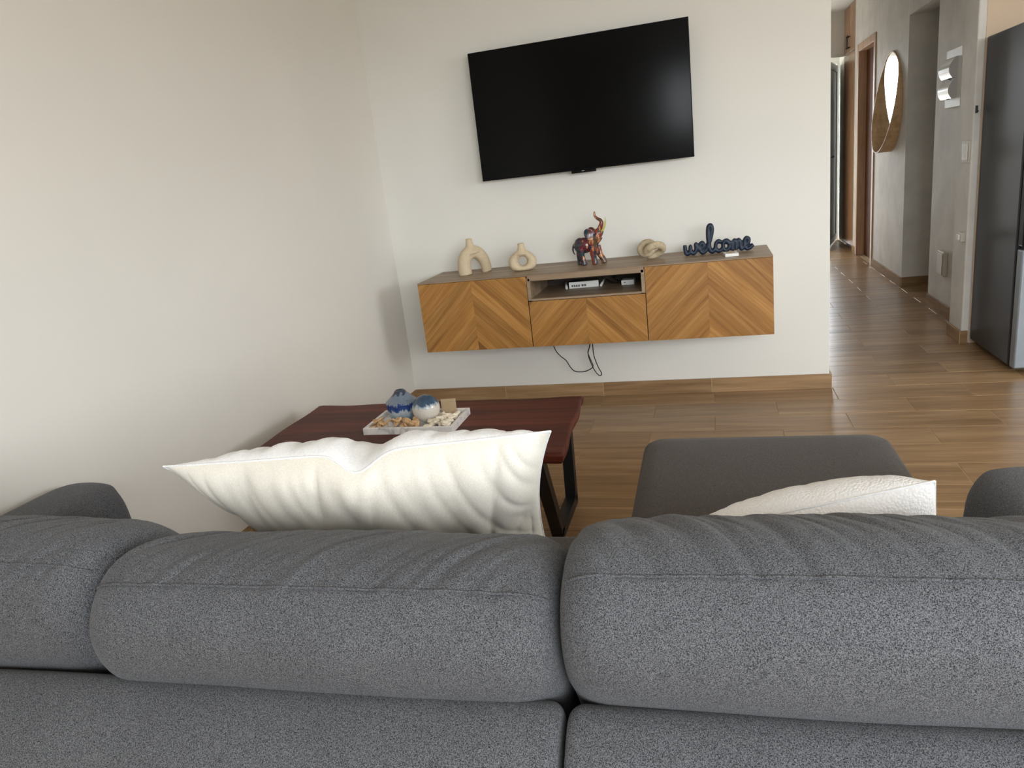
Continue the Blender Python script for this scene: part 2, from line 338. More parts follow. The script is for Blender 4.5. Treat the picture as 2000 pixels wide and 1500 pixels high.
baseboard('baseboard_back', [LX, .296, .887, 1.496, 2.117], 0, 0, -1)
baseboard('baseboard_left', [-4.2, -3.6, -3.0, -2.4, -1.8, -1.2, -.6, -.013], 1, LX, 1)
baseboard('baseboard_corridor_left', [0.0, .6, 1.2, 1.8, 2.4, 3.0, 3.6, 4.2], 1, 2.105, 1)
baseboard('baseboard_corridor_right', [2.757, 3.36, 3.95], 1, HX, -1)
baseboard('baseboard_passage', [HX, 3.66, 4.27], 0, 2.77, -1)
baseboard('baseboard_niche', [1.055, 1.655, 2.02], 1, 3.08, -1)
baseboard('baseboard_column', [.785, 1.04], 1, 2.957, -1)
baseboard('baseboard_column_front', [2.947, 2.99], 0, .795, -1)
baseboard('baseboard_corridor_end', [4.87, 5.05], 1, HX, -1)

# the glazed opening behind the camera : frame
wf = struct(boxes('window_1', [(WX0, WX0+.06, -5.9, -5.84, WZ0, WZ1), (WX1-.06, WX1, -5.9, -5.84, WZ0, WZ1), (WX0+.06, WX1-.06, -5.9, -5.84, WZ1-.06, WZ1), (WX0+.06, WX1-.06, -5.9, -5.84, WZ0, WZ0+.05), (3.44, 3.51, -5.9, -5.84, WZ0+.05, WZ1-.06)], 'alu'))

struct(boxes('added_window_3', [(1.06, 1.09, -5.9, -5.86, 1.59, 2.25), (1.43, 1.46, -5.9, -5.86, 1.59, 2.25), (1.09, 1.43, -5.9, -5.86, 1.59, 1.62), (1.09, 1.43, -5.9, -5.86, 2.22, 2.25)], 'ivory'))  # unseen small window, added so its reflection glows on the television edge
# doorway with dark door in the corridor
d1 = struct(boxes('door_1', [(HX+.07, HX+.11, 4.03, 4.79, .005, 2.1)], 'door'))
boxes('door_frame', [(HX-.012, HX+.15, 3.968, 4.04, 0, 2.168), (HX-.012, HX+.15, 4.785, 4.857, 0, 2.168), (HX-.012, HX+.15, 4.04, 4.785, 2.096, 2.168)], 'frame', d1, bev=.004)
for z in (.35, 1.1, 1.86):
    h = boxes('hinge', [(HX+.05, HX+.07, 4.042, 4.075, z-.045, z+.045)], 'steel', d1, bev=.003)
# open glazed door at the corridor end
hinge = Vector((3.07, 6.33)); tip = Vector((2.83, 5.42)); dirv = (hinge-tip); L = dirv.length; ang = math.atan2(dirv.y, dirv.x)
d2 = struct(box('door_2', .045, L-.045, -.01, .01, .06, 2.06, 'doorglass')); d2.location = (tip.x, tip.y, 0); d2.rotation_euler = (0, 0, ang)
boxes('door_stile', [(0, .06, -.02, .02, .015, 2.11), (L-.06, L, -.02, .02, .015, 2.11), (.06, L-.06, -.02, .02, .015, .09), (.06, L-.06, -.02, .02, 2.03, 2.11)], 'alu', d2, bev=.003)
boxes('handle_plate', [(.012, .05, -.028, -.02, .93, 1.22)], 'black', d2, bev=.003)
boxes('handle_lever', [(.024, .038, -.07, -.028, 1.055, 1.07), (.024, .16, -.075, -.062, 1.052, 1.073)], 'black', d2, bev=.003)

# ------------------------------------------------------------------ wall-hung tv cabinet
CB, CT = .414, .794; D = .42
tv = empty('tv_cabinet', (0, 0, CB), 'wall hung oak media cabinet with chevron fronts and an open middle niche', 'cabinet')
def cabp(name, lst, m, bev=.0015): # boxes in world coords -> local
    o = boxes(name, [(a, b, c, d, e-CB, f-CB) for a, b, c, d, e, f in lst], m, tv, bev); return o
t = .016
cabp('top_panel', [(0, 1.8, -.405, -.002, CT-.018, CT), (.605, 1.197, -.42, -.405, CT-.034, CT), (0, .605, -.42, -.405, CT-.007, CT), (1.197, 1.8, -.42, -.405, CT-.007, CT)], 'greywood')
cabp('side_panel', [(0, t, -.40, -.002, CB, CT-.018)], 'greywood'); cabp('side_panel', [(1.8-t, 1.8, -.40, -.002, CB, CT-.018)], 'greywood')
cabp('divider', [(.6, .618, -.42, -.002, .66, CT-.018), (.6, .6155, -.40, -.002, CB, .66)], 'greywood'); cabp('divider', [(1.182, 1.2, -.42, -.002, .66, CT-.018), (1.1845, 1.2, -.40, -.002, CB, .66)], 'greywood')
cabp('niche_shelf', [(.618, 1.182, -.42, -.002, .657, .668)], 'greywood')
cabp('bottom_panel', [(t, .6, -.40, -.002, CB, CB+t), (.6155, 1.1845, -.40, -.002, CB, CB+t), (1.2, 1.8-t, -.40, -.002, CB, CB+t)], 'greywood')
cabp('back_panel', [(t, .6, -.012, -.002, CB+t, CT-.018), (.618, 1.182, -.012, -.002, CB+t, CT-.018), (1.2, 1.8-t, -.012, -.002, CB+t, CT-.018)], 'darkcore')
def clip(poly, a, b, c):   # keep a*x+b*y<=c
    out = []
    for i, p in enumerate(poly):
        q = poly[(i+1) % len(poly)]; dp = a*p[0]+b*p[1]-c; dq = a*q[0]+b*q[1]-c
        if dp <= 0: out.append(p)
        if dp*dq < 0:
            s = dp/(dp-dq); out.append((p[0]+(q[0]-p[0])*s, p[1]+(q[1]-p[1])*s))
    return out
def front(name, x0, x1, z0, z1, joints_l, joints_r):
    d = boxes(name, [(x0, x1, -.416, -.401, z0-CB, z1-CB)], 'darkcore', tv)
    cx = (x0+x1)/2
    for side, js in ((-1, joints_l), (1, joints_r)):
        rect = [(x0, z0), (cx, z0), (cx, z1), (x0, z1)] if side < 0 else [(cx, z0), (x1, z0), (x1, z1), (cx, z1)]
        # lines through centre x at height j : z = j - |x-cx|
        js = sorted(js)
        for lo, hi in zip([-9]+js, js+[9]):
            p = rect; k = 1 if side < 0 else -1      # z - k*(x-cx) between lo and hi
            p = clip(p, -k, 1, hi-k*cx) if hi < 9 else p
            p = clip(p, k, -1, -(lo-k*cx)) if lo > -9 else p
            p = [q for i, q in enumerate(p) if (Vector(q)-Vector(p[i-1])).length > 1e-4]
            if len(p) < 3: continue
            mx = sum(q[0] for q in p)/len(p); mz = sum(q[1] for q in p)/len(p)
            th = .0040+random.uniform(-.0002, .0002)
            bm = bmesh.new(); sc = .9985
            f = [bm.verts.new(((q[0]-mx)*sc, -th, (q[1]-mz)*sc)) for q in p]; b = [bm.verts.new(((q[0]-mx)*sc, 0, (q[1]-mz)*sc)) for q in p]
            bm.faces.new(f); bm.faces.new(b[::-1])
            for i in range(len(p)): bm.faces.new((f[i], b[i], b[(i+1) % len(p)], f[(i+1) % len(p)]))
            o = bmobj('veneer_strip', bm, 'oak' if side < 0 else 'oak2', d); o.location = (mx, -.416, mz-CB)
def js(z0, z1, seed):
    random.seed(seed); out = []; z = z0-.28
    while z < z1+.34: z += random.choice((.05, .075, .09, .11)); out.append(z)
    return out
front('door', .001, .598, CB, CT-.008, js(CB, CT, 3), js(CB, CT, 11))
front('drawer_front', .602, 1.198, CB, .655, js(CB, .65, 5), js(CB, .65, 8))
front('door', 1.202, 1.799, CB, CT-.008, js(CB, CT, 21), js(CB, CT, 17))
random.seed(11)

# ------------------------------------------------------------------ television
tvs = empty('television', (.895, -.02, 1.6), 'large black flat television mounted on the cream wall', 'television')
box('casing', -.555, .555, -.055, -.025, -.315, .318, 'tvcase', tvs, .004)
box('bezel', -.562, .562, -.066, -.055, -.324, .324, 'tvcase', tvs, .002)
box('screen', -.558, .558, -.0672, -.066, -.318, .320, 'tvscreen', tvs)
lb = box('sensor_bar', -.07, .06, -.068, -.05, -.338, -.324, 'tvcase', tvs, .002)
box('logo', -.014, .0, -.0695, -.0678, -.3305, -.3265, 'steel', lb)
box('wall_mount', -.2, .2, -.025, .019, -.12, .12, 'black', tvs, .003)

# ------------------------------------------------------------------ ornaments on the cabinet
TOP = CT
# arch vase
bm = bmesh.new()
arc = [Vector((-.062, 0, .002)), Vector((-.064, 0, .04)), Vector((-.061, 0, .075)), Vector((-.044, 0, .105)), Vector((-.012, 0, .120)), Vector((.024, 0, .110)), Vector((.050, 0, .080)), Vector((.063, 0, .045)), Vector((.070, 0, .002))]
pp = catmull(arc, 6); n = len(pp)
tube(bm, pp, [.037-.009*max(0, (i/n-.5))/.5 for i in range(n)], 20)
tube(bm, catmull([(-.012, 0, .115), (-.016, 0, .14), (-.018, 0, .165), (-.018, 0, .194)], 5), [.052, .05, .046, .042, .037, .032, .028, .025, .0225, .021, .02, .0192, .0187, .0183, .018, .018], 20)
me = blend(bm, .004, 5)
o = link('arch_vase', me, 'ceramic', None, True); o.location = (.258, -.18, TOP-.001); o.rotation_euler = (0, 0, math.radians(42))
tag(o, 'sandy beige two legged arch vase with a short neck', 'vase')
# ring vase
bm = bmesh.new(); rings = []; NS, NR = 64, 18
def ro(a):
    x, z = math.cos(a), math.sin(a)
    if z < 0: return min(.076, ((abs(x)/.076)**3+(abs(z)/.053)**3)**(-1/3))
    return ((abs(x)/.076)**1.55+(abs(z)/.064)**1.55)**(-1/1.55)
for i in range(NS):
    a = 2*PI*i/NS; R0 = ro(a); ri = .024; c0 = (R0+ri)/2; hw = (R0-ri)/2; ring = []
    for k in range(NR):
        b = 2*PI*k/NR; rr = c0+hw*math.cos(b); ring.append(bm.verts.new((rr*math.cos(a), .03*math.sin(b), .054+rr*math.sin(a))))
    rings.append(ring)
for i in range(NS):
    A, B = rings[i], rings[(i+1) % NS]
    for k in range(NR): bm.faces.new((A[k], A[(k+1) % NR], B[(k+1) % NR], B[k]))
tube(bm, catmull([(0, 0, .09), (0, 0, .108), (0, 0, .125), (0, 0, .148)], 4), [.044, .039, .034, .030, .026, .0235, .0215, .020, .019, .0185, .018, .018, .0182], 18)
me = blend(bm, .0035, 4)
zmin = min(v.co.z for v in me.vertices)
o = link('ring_vase', me, 'ceramic', None, True); o.location = (.545, -.235, TOP-zmin-.0005); o.rotation_euler = (0, 0, math.radians(12))
tag(o, 'small sandy beige round vase with a hole through its middle', 'vase')
# knot
bm = bmesh.new()
lk = Vector((.93, 0, .36)).normalized()
for cen, R_, r_, q in ((Vector((.016, -.006, 0)), .042, .0185, Vector((-.22, -.78, .58))), (Vector((-.022, .004, .012)), .034, .0175, Vector((-.1, .62, .78)))):
    q = (q-lk*q.dot(lk)).normalized(); kp = [cen+lk*R_*math.cos(2*PI*i/64)+q*R_*math.sin(2*PI*i/64) for i in range(64)]
    tube(bm, kp, r_, 16, closed=True)
me = bpy.data.meshes.new('knot'); bmesh.ops.recalc_face_normals(bm, faces=bm.faces); bm.to_mesh(me); bm.free()
zmin = min(v.co.z for v in me.vertices)
o = link('knot_ornament', me, 'stone', None, True); o.location = (1.225, -.215, TOP-zmin)
tag(o, 'sand coloured interlaced knot ornament between elephant and navy sign', 'ornament')
# welcome sign : cursive strokes
def stroke(bm, pts, r=.0098, n=8):
    tube(bm, catmull([(x*.985, 0, z*1.06) for x, z in pts], n), r, 12, sy=1.0)
bm = bmesh.new(); a = .001
W = [(0, .042), (.001, .022), (.006, .006), (.018, .006), (.026, .018), (.028, .036), (.029, .018), (.036, .006), (.048, .007), (.056, .022), (.055, .042), (.062, .034)]
stroke(bm, W)
E1 = [(.062, .034), (.070, .018), (.085, .022), (.095, .034), (.088, .045), (.076, .038), (.074, .020), (.084, .006), (.1, .008), (.112, .022)]
stroke(bm, E1)
L1 = [(.112, .022), (.128, .058), (.138, .094), (.134, .112), (.122, .108), (.118, .08), (.12, .04), (.126, .012), (.138, .006), (.150, .014)]
stroke(bm, L1, .0112)
C1 = [(.180, .040), (.170, .046), (.158, .040), (.153, .024), (.160, .008), (.174, .006), (.188, .014)]
stroke(bm, C1)
O1 = [(.206, .046), (.194, .040), (.190, .024), (.197, .008), (.210, .007), (.221, .020), (.220, .038), (.207, .046), (.214, .036), (.228, .034)]
stroke(bm, O1)
Mm = [(.232, .042), (.234, .024), (.234, .005), (.237, .026), (.246, .043), (.253, .036), (.254, .020), (.254, .006), (.258, .028), (.266, .043), (.274, .036), (.275, .018), (.280, .006), (.288, .010)]
stroke(bm, Mm)
E2 = [(.288, .012), (.298, .020), (.314, .030), (.316, .044), (.304, .048), (.295, .036), (.296, .018), (.306, .006), (.322, .008), (.338, .020)]
stroke(bm, E2)
for v in bm.verts: v.co.y *= 1.35; v.co.z = v.co.z*1.14+.0095
me = blend(bm, .0028, 3); zmin = min(v.co.z for v in me.vertices)
o = link('welcome_sign', me, 'navy', None, True); o.location = (1.392, -.195, TOP-zmin); o.rotation_euler = (0, 0, math.radians(3))
tag(o, 'navy blue cursive welcome word sign standing on the cabinet', 'sign')
# little card box
cb = empty('card_box', (1.612, -.305, TOP), 'small white card box lying in front of the navy welcome sign', 'box', rz=math.radians(6))
box('box_body', -.032, .032, -.045, .045, 0, .014, 'whiteplastic', cb, .0015)
box('top_label', -.02, .02, -.015, .03, .014, .0146, 'kraft', cb)
# elephant
def V(u, v): return ((u-590)*.00026, (1265-v-.1*(u-590))*.00026)
bm = bmesh.new()
ellip(bm, (-.015, 0, .100), (.056, .036, .042)); ellip(bm, (-.035, 0, .100), (.034, .035, .042)); ellip(bm, (.028, 0, .108), (.034, .031, .042))
tube(bm, catmull([(.02, 0, .11), (.042, 0, .128), (.06, 0, .15)], 5), [.034]*11, 14)
ellip(bm, (.062, 0, .155), (.024, .023, .027)); ellip(bm, (.07, 0, .168), (.015, .016, .017))
tr = catmull([(.068, 0, .165), (.078, 0, .185), (.087, 0, .206), (.083, 0, .221), (.068, 0, .231), (.056, 0, .243), (.054, 0, .257), (.057, 0, .268)], 5)
tube(bm, tr, [.016-.0118*(i/(len(tr)-1))**.7 for i in range(len(tr))], 12)
tube(bm, catmull([(.066, 0, .14), (.08, 0, .15), (.09, 0, .168)], 4), [.013-.0008*i for i in range(9)], 10)
def leg(x0, x1, y, zt): # slightly bent, flared foot
    tube(bm, catmull([(x0, y, zt), ((x0+x1)/2-.003, y, zt*.55), (x1, y, .016), (x1+.002, y, .0)], 4), [.022, .021, .0195, .018, .0165, .0155, .015, .0148, .0148, .0152, .016, .0168, .0172], 14)
leg(-.042, -.047, .018, .085); leg(-.032, -.018, -.02, .085); leg(.036, .040, -.018, .09); leg(.048, .080, .017, .09)
tube(bm, catmull([(-.066, 0, .112), (-.076, 0, .09), (-.075, 0, .068), (-.066, 0, .054)], 5), [.006-.0002*i for i in range(16)], 8)
me = blend(bm, .0028, 3); zmin = min(v.co.z for v in me.vertices)
el = link('elephant_figurine', me, 'patch', None, True); el.location = (.893, -.205, TOP-zmin); el.rotation_euler = (0, 0, math.radians(-4))
tag(el, 'multicoloured patchwork elephant figurine with its trunk raised', 'figurine')
for s in (-1, 1):
    bm = bmesh.new(); ellip(bm, (0, 0, 0), (.027, .0045, .031), 20)
    for v in bm.verts: v.co.y += s*.35*v.co.x*-.8+s*40*(v.co.z**2)*.2; v.co.x += -.2*v.co.z
    e = bmobj('ear', bm, 'patch', el, True); e.location = (.026, s*.032, .157)
    bm = bmesh.new(); tk = catmull([(.085, s*.010, .165), (.1, s*.013, .186), (.107, s*.012, .212), (.107, s*.011, .236)], 5)
    tube(bm, tk, [.005-.0044*i/(len(tk)-1) for i in range(len(tk))], 8); bmobj('tusk', bm, 'tusk', el, True)

# ------------------------------------------------------------------ in the niche
NZ = .668
ro_ = empty('router', (.852, -.16, NZ), 'white and black network router lying inside the cabinet niche', 'router', rz=math.radians(4))
bm = bmesh.new(); addbox(bm, -.075, .075, -.005, .115, .004, .028, .003); bmobj('casing', bm, 'black', ro_)
boxes('front_panel', [(-.08, .08, -.014, -.004, 0, .034)], 'whiteplastic', ro_, .002)
for i in range(4): boxes('port', [(-.066+.012*i, -.057+.012*i, -.0155, -.013, .008, .019)], 'darkpebble', ro_)
for i in range(2): boxes('port', [(-.012+.014*i, -.001+.014*i, -.0155, -.013, .008, .019)], 'darkpebble', ro_)
for i in (-1, 1):
    bm = bmesh.new(); tube(bm, [Vector((i*.092, -.03, .006)), Vector((i*.1, .03, .016)), Vector((i*.106, .09, .03))], [.007, .006, .005], 8)
    bmobj('antenna', bm, 'whiteplastic', ro_, True)
o = empty('adapter_box', (1.09, -.17, NZ), 'small white box at the right end of the cabinet niche', 'box')
box('casing', -.034, .034, -.02, .05, 0, .026, 'whiteplastic', o, .003); box('status_light', -.02, -.012, -.0205, -.0195, .012, .016, 'darkpebble', o)
def cable(name, pts, r, label):
    bm = bmesh.new(); tube(bm, catmull(pts, 8), r, 8); o = bmobj(name, bm, 'cablem', None, True); return tag(o, label, 'cable')
cable('power_cable', [(.96, -.06, NZ+.02), (1.0, -.1, NZ+.004), (1.03, -.12, NZ+.012), (1.0, -.07, NZ+.03), (1.04, -.05, NZ+.02), (1.07, -.09, NZ+.012)], .003, 'black cable bunched beside the router in the niche')
o = empty('wall_socket', (.70, -.0125, .735), 'pale socket plate on the back of the cabinet niche', 'socket')
box('plate', -.035, .035, -.008, 0, -.02, .02, 'ivory', o, .002); box('insert', -.015, .015, -.010, -.008, -.012, .012, 'whiteplastic', o, .001)
o = empty('junction_plate', (.885, -.0125, .735), 'wide grey blank plate behind the router in the niche', 'socket')
box('plate', -.06, .06, -.008, 0, -.018, .022, 'ivory', o, .002); box('insert', -.03, .03, -.010, -.008, -.01, .014, 'ivory', o, .001)
# cables under the cabinet
cable('hanging_cable', [(.62, -.1, .413), (.643, -.1, .318), (.668, -.1, .278), (.700, -.1, .248), (.72, -.1, .21), (.745, -.1, .182), (.785, -.1, .176), (.82, -.1, .183), (.852, -.1, .205), (.84, -.1, .25), (.83, -.1, .29), (.845, -.1, .33), (.85, -.1, .413)], .0028, 'thin black cable sagging in a wide curve below the cabinet')
cable('hanging_cable', [(.862, -.11, .413), (.862, -.11, .33), (.864, -.11, .27), (.882, -.11, .205), (.899, -.11, .165), (.888, -.11, .152), (.868, -.11, .172), (.848, -.11, .215), (.832, -.11, .28), (.845, -.112, .33), (.857, -.112, .413)], .0028, 'thin black cable hanging in a narrow loop below the cabinet')

# ------------------------------------------------------------------ coffee table
TT = .43
tb = empty('coffee_table', (.45, -1.64, 0), 'dark reddish wooden coffee table with wavy edge and black steel legs', 'table')
bm = bmesh.new(); nx, top, bot = 60, [], []
x0, x1, y0, y1 = -.14-.45, 1.045-.45, -1.935+1.64, -1.345+1.64
outline = []
for i in range(nx): u = i/nx; outline.append((x0+(x1-x0)*u, y0+.008*math.sin(u*9)+.005*math.sin(u*23+1)))
for i in range(24): u = i/24; outline.append((x1-.03*u+.004*math.sin(u*11), y0+(y1-y0)*u))
for i in range(nx): u = i/nx; outline.append((x1-.03+(x0-x1+.02)*u, y1+.006*math.sin(u*11+2)+.004*math.sin(u*27)-.012*u))
for i in range(24): u = i/24; outline.append((x0-.01*(1-u)+.004*math.sin(u*9), y1-.012+(y0-y1+.012)*u))
lay = []
for z, ins in ((TT-.042, .012), (TT-.032, .004), (TT-.012, .0), (TT-.003, .003), (TT, .008)):
    lay.append([bm.verts.new((x*(1-ins/.6), y*(1-ins/.3), z)) for x, y in outline])
for A, B in zip(lay, lay[1:]):
    for k in range(len(A)): bm.faces.new((A[k], A[(k+1) % len(A)], B[(k+1) % len(A)], B[k]))
bm.faces.new(lay[0][::-1]); bm.faces.new(lay[-1])
bmobj('tabletop', bm, 'table', tb)
for sx in (-1, 1):
    cx = .945-.45 if sx > 0 else -.03-.45
    # trapezoid steel frame leg, narrower at the floor
    bm = bmesh.new(); wx = .021
    def bar(p, q, w=.02):
        d = (q-p).normalized(); nrm = Vector((0, -d.z, d.y)); ve = []
        for c_ in (p, q):
            for ax, an in ((-1, -1), (1, -1), (1, 1), (-1, 1)): ve.append(bm.verts.new(c_+Vector((ax*wx, 0, 0))+nrm*an*w))
        for f in ((0, 1, 2, 3), (7, 6, 5, 4), (0, 4, 5, 1), (1, 5, 6, 2), (2, 6, 7, 3), (3, 7, 4, 0)): bm.faces.new([ve[k] for k in f])
    a, b = Vector((cx, -1.39+1.64, TT-.05)), Vector((cx, -1.42+1.64, .02)); c_, d_ = Vector((cx, -1.70+1.64, .02)), Vector((cx, -1.88+1.64, TT-.05))
    bar(a, b); bar(d_, c_); bar(b+Vector((0, .02, 0)), c_-Vector((0, .02, 0))); bar(a+Vector((0, .02, 0)), d_-Vector((0, .02, 0)), .006)
    bmobj('leg_frame', bm, 'black', tb)

# tray and what lies on it
tr_ = empty('marble_tray', (.4275, -1.632, TT), 'white marble tray with raised rim on the coffee table', 'tray')
box('tray_base', -.176, .176, -.105, .105, 0, .010, 'marble', tr_, .001)
boxes('tray_rim', [(-.177, .177, -.106, -.094, .0, .026), (-.177, .177, .094, .106, .0, .026), (-.177, -.165, -.094, .094, .0, .026), (.165, .177, -.094, .094, .0, .026)], 'marble', tr_, .0015)
TZ = TT+.010
bm = bmesh.new()
lathe(bm, [(.043, 0), (.047, .002), (.053, .02), (.0585, .045), (.0605, .062), (.0612, .068), (.0608, .071), (.0585, .0735), (.050, .0815), (.0375, .093), (.026, .104), (.021, .1115), (.0185, .115), (.013, .1145), (.012, .108), (.0115, .08)], 48)
o = bmobj('glazed_jar', bm, 'jar', None, True); o.location = (.352, -1.585, TZ); tag(o, 'squat blue drip glazed ceramic jar with narrow mouth', 'jar')
bm = bmesh.new(); prof = []
for i in range(24):
    a = -PI/2*.93+(PI/2*.93+PI/2*.985)*i/23; prof.append((.0525*math.cos(a), .0515+.0525*math.sin(a)))
lathe(bm, prof, 40); o = bmobj('ceramic_ball', bm, 'ball', None, True)
zmin = min(v.co.z for v in o.data.vertices); o.location = (.468, -1.628, TZ-zmin); tag(o, 'round white ceramic ball with dark blue glazed top', 'ornament')
o = box('kraft_card', -.029, .029, -.004, .004, 0, .062, 'kraft', None, .0012); o.location = (.53, -1.556, TZ); o.rotation_euler = (math.radians(-6), 0, math.radians(4))
tag(o, 'beige kraft card standing behind the ceramic ball', 'card')
# shells and bark pieces
def shell_mesh(kind):
    bm = bmesh.new()
    if kind == 0:   # turret shell
        pts = [Vector((-.013+.026*i/9, 0, 0)) for i in range(10)]; tube(bm, pts, [.0008+.0062*(i/9)+.0009*(i % 2) for i in range(10)], 10)
    elif kind == 1: # scallop-like fan
        ellip(bm, (0, 0, 0), (.011, .012, .006), 14)
        for v in bm.verts: v.co.z += .0012*math.sin(math.atan2(v.co.y, v.co.x+.012)*22); v.co.y *= 1+v.co.x*22
    else:           # snail shell
        pts = []; R = []
        for i in range(26): a = i*.5; rr = .0018+.0088*(i/25)**1.3; pts.append(Vector((rr*math.cos(a), rr*math.sin(a), .006*(1-i/25)))); R.append(.0012+.0052*(i/25))
        tube(bm, pts, R, 8)
    me = bpy.data.meshes.new('shell'); bmesh.ops.recalc_face_normals(bm, faces=bm.faces); bm.to_mesh(me); bm.free(); me.materials.append(M['shellm'])
    for p in me.polygons: p.use_smooth = True
    for v in me.vertices: v.co *= 1.25
    return me
def bark_mesh():
    bm = bmesh.new(); L_ = random.uniform(.03, .045); pts = catmull([(-L_/2, 0, 0), (0, .003, .002), (L_/2, 0, 0)], 4)
    tube(bm, pts, [.006, .008, .009, .0092, .0092, .009, .0085, .007, .005], 6, sy=.5)
    for v in bm.verts: v.co += Vector((random.uniform(-1, 1), random.uniform(-1, 1), random.uniform(-1, 1)))*.0007
    me = bpy.data.meshes.new('bark'); bmesh.ops.recalc_face_normals(bm, faces=bm.faces); bm.to_mesh(me); bm.free(); me.materials.append(M['barkm']); return me
SH = [shell_mesh(k) for k in range(3)]; BK = [bark_mesh() for _ in range(5)]
random.seed(5)
def strew(name, meshes, spots, label, cat, group, tilt=.5):
    for (x, y, lift) in spots:
        me = random.choice(meshes); o = bpy.data.objects.new(name, me); COL.objects.link(o)
        o.rotation_euler = (random.uniform(-tilt, tilt), random.uniform(-tilt, tilt), random.uniform(0, 6.28))
        mw = o.rotation_euler.to_matrix(); zm = min((mw @ v.co).z for v in me.vertices); o.location = (x, y, TZ-zm+lift)
        tag(o, label, cat, group)
sp_ = []
for i in range(34):
    x = random.uniform(.49, .578); y = random.uniform(-1.712, -1.58)
    if (x-.468)**2+(y+1.628)**2 < .05**2: continue
    sp_.append((x, y, random.choice((0, 0, .006, .011))))
strew('seashell', SH, sp_, 'small pale seashell on the right side of the marble tray', 'shell', 'pale seashells on the tray')
sp_ = [(.272+.015*i+random.uniform(-.005, .005), -1.69+random.uniform(-.018, .022), random.choice((0, .003, .007, .01))) for i in range(13)]+[(.275, -1.655, 0), (.272, -1.64, .004), (.285, -1.665, .008), (.40, -1.672, .012), (.415, -1.68, .0), (.43, -1.69, 0), (.36, -1.672, .014)]
strew('bark_piece', BK, sp_, 'orange brown dried bark piece strewn along the tray front', 'bark', 'dried bark pieces on the tray', .7)

# ------------------------------------------------------------------ sofa
SR = math.radians(1.8); SC = Vector((1.3, -3.38, 0))
sofa = empty('sofa', tuple(SC), 'long grey melange fabric sofa seen from behind with loose back cushions', 'sofa', rz=SR)
seam_rings = []
def loft(name, x0, x1, sec, r_end, parent, m, nx=90, ns=12, puff=.0, wr=None, droop=0.0, seed=0, zadd=None):
    P = [Vector((0, a, b)) for a, b in sec]; sec2 = catmull(P, ns, closed=True)
    cy = sum(p.y for p in sec2)/len(sec2); cz = sum(p.z for p in sec2)/len(sec2)
    hy = (max(p.y for p in sec2)-min(p.y for p in sec2))/2; hz = (max(p.z for p in sec2)-min(p.z for p in sec2))/2
    bm = bmesh.new(); rings = []; Lx = x1-x0; seam_rings.clear(); ks = 6*ns
    xs = []
    nb = 10
    for i in range(nb): xs.append(x0+r_end*(1-math.cos(PI/2*i/nb)))
    for i in range(nx+1): xs.append(x0+r_end+(Lx-2*r_end)*i/nx)
    for i in range(1, nb+1): xs.append(x1-r_end*(1-math.sin(PI/2*(1-i/nb)))) if False else xs.append(x1-r_end*(1-math.sin(PI/2*i/nb)) if False else x1-r_end+r_end*math.sin(PI/2*i/nb))
    for x in xs:
        d = min(x-x0, x1-x); dl = 0
        if d < r_end: dl = r_end-math.sqrt(max(0, r_end**2-(r_end-d)**2))
        u = (x-(x0+x1)/2)/(Lx/2)
        fy = (hy-dl)/hz if False else (hy-dl*.9)/hy; fz = (hz-dl*.9)/hz
        ring = []
        for p in sec2:
            y = cy+(p.y-cy)*fy; z = cz+(p.z-cz)*fz
            k = puff*(1-u*u); nrm = Vector((0, p.y-cy, p.z-cz)).normalized()
            y += nrm.y*k; z += nrm.z*k
            if zadd: z += zadd(x)*max(0, min(1, (p.z-cz)/hz*1.4))
            if wr:
                w_ = wr(x, p.y, p.z); y += nrm.y*w_; z += nrm.z*w_
            ring.append(bm.verts.new((x-SC.x, y-SC.y, z)))
        rings.append(ring)
        q_ = ring[ks % len(ring)].co; seam_rings.append(q_+Vector((0, q_.y-(cy-SC.y), q_.z-cz)).normalized()*.0008)
    n = len(sec2)
    for A, B in zip(rings, rings[1:]):
        for k in range(n): bm.faces.new((A[k], A[(k+1) % n], B[(k+1) % n], B[k]))
    bm.faces.new(rings[0][::-1]); bm.faces.new(rings[-1])
    return bmobj(name, bm, m, parent, True)
def wrinkle(seed, amp, ang, zc=.81, yc=-3.2):
    def f(x, y, z):
        # creases running across the top band, fading down the back face
        s = x+ang*(y-yc)
        def rd(fq, k, sd): return (1-abs(noise.noise(Vector((s*fq, (y-yc)*k, sd)))))**3
        a = .5-rd(17, 2.0, seed)-.55*rd(31, 3, seed+7)+.35*noise.noise(Vector((s*60, (y-yc)*5, seed+4)))
        fade = max(0, 1-abs(z-zc)/.11)*(1 if y > -3.295 else .4)
        if y < -3.295: fade *= .5+.5*noise.noise(Vector((x*6, 0, seed)))
        big = noise.noise(Vector((x*4, y*4, seed+3)))
        return amp*a*fade+.005*big
    return f
SEC = [(-2.93, .47), (-2.98, .60), (-3.03, .70), (-3.10, .778), (-3.17, .811), (-3.235, .822), (-3.292, .803), (-3.323, .768), (-3.334, .725), (-3.320, .668), (-3.272, .60), (-3.20, .50), (-3.08, .455)]
def sec_shift(dy, dz): return [(a+dy, b+dz*max(0, (b-.45)/.37)) for a, b in SEC]
cush = []
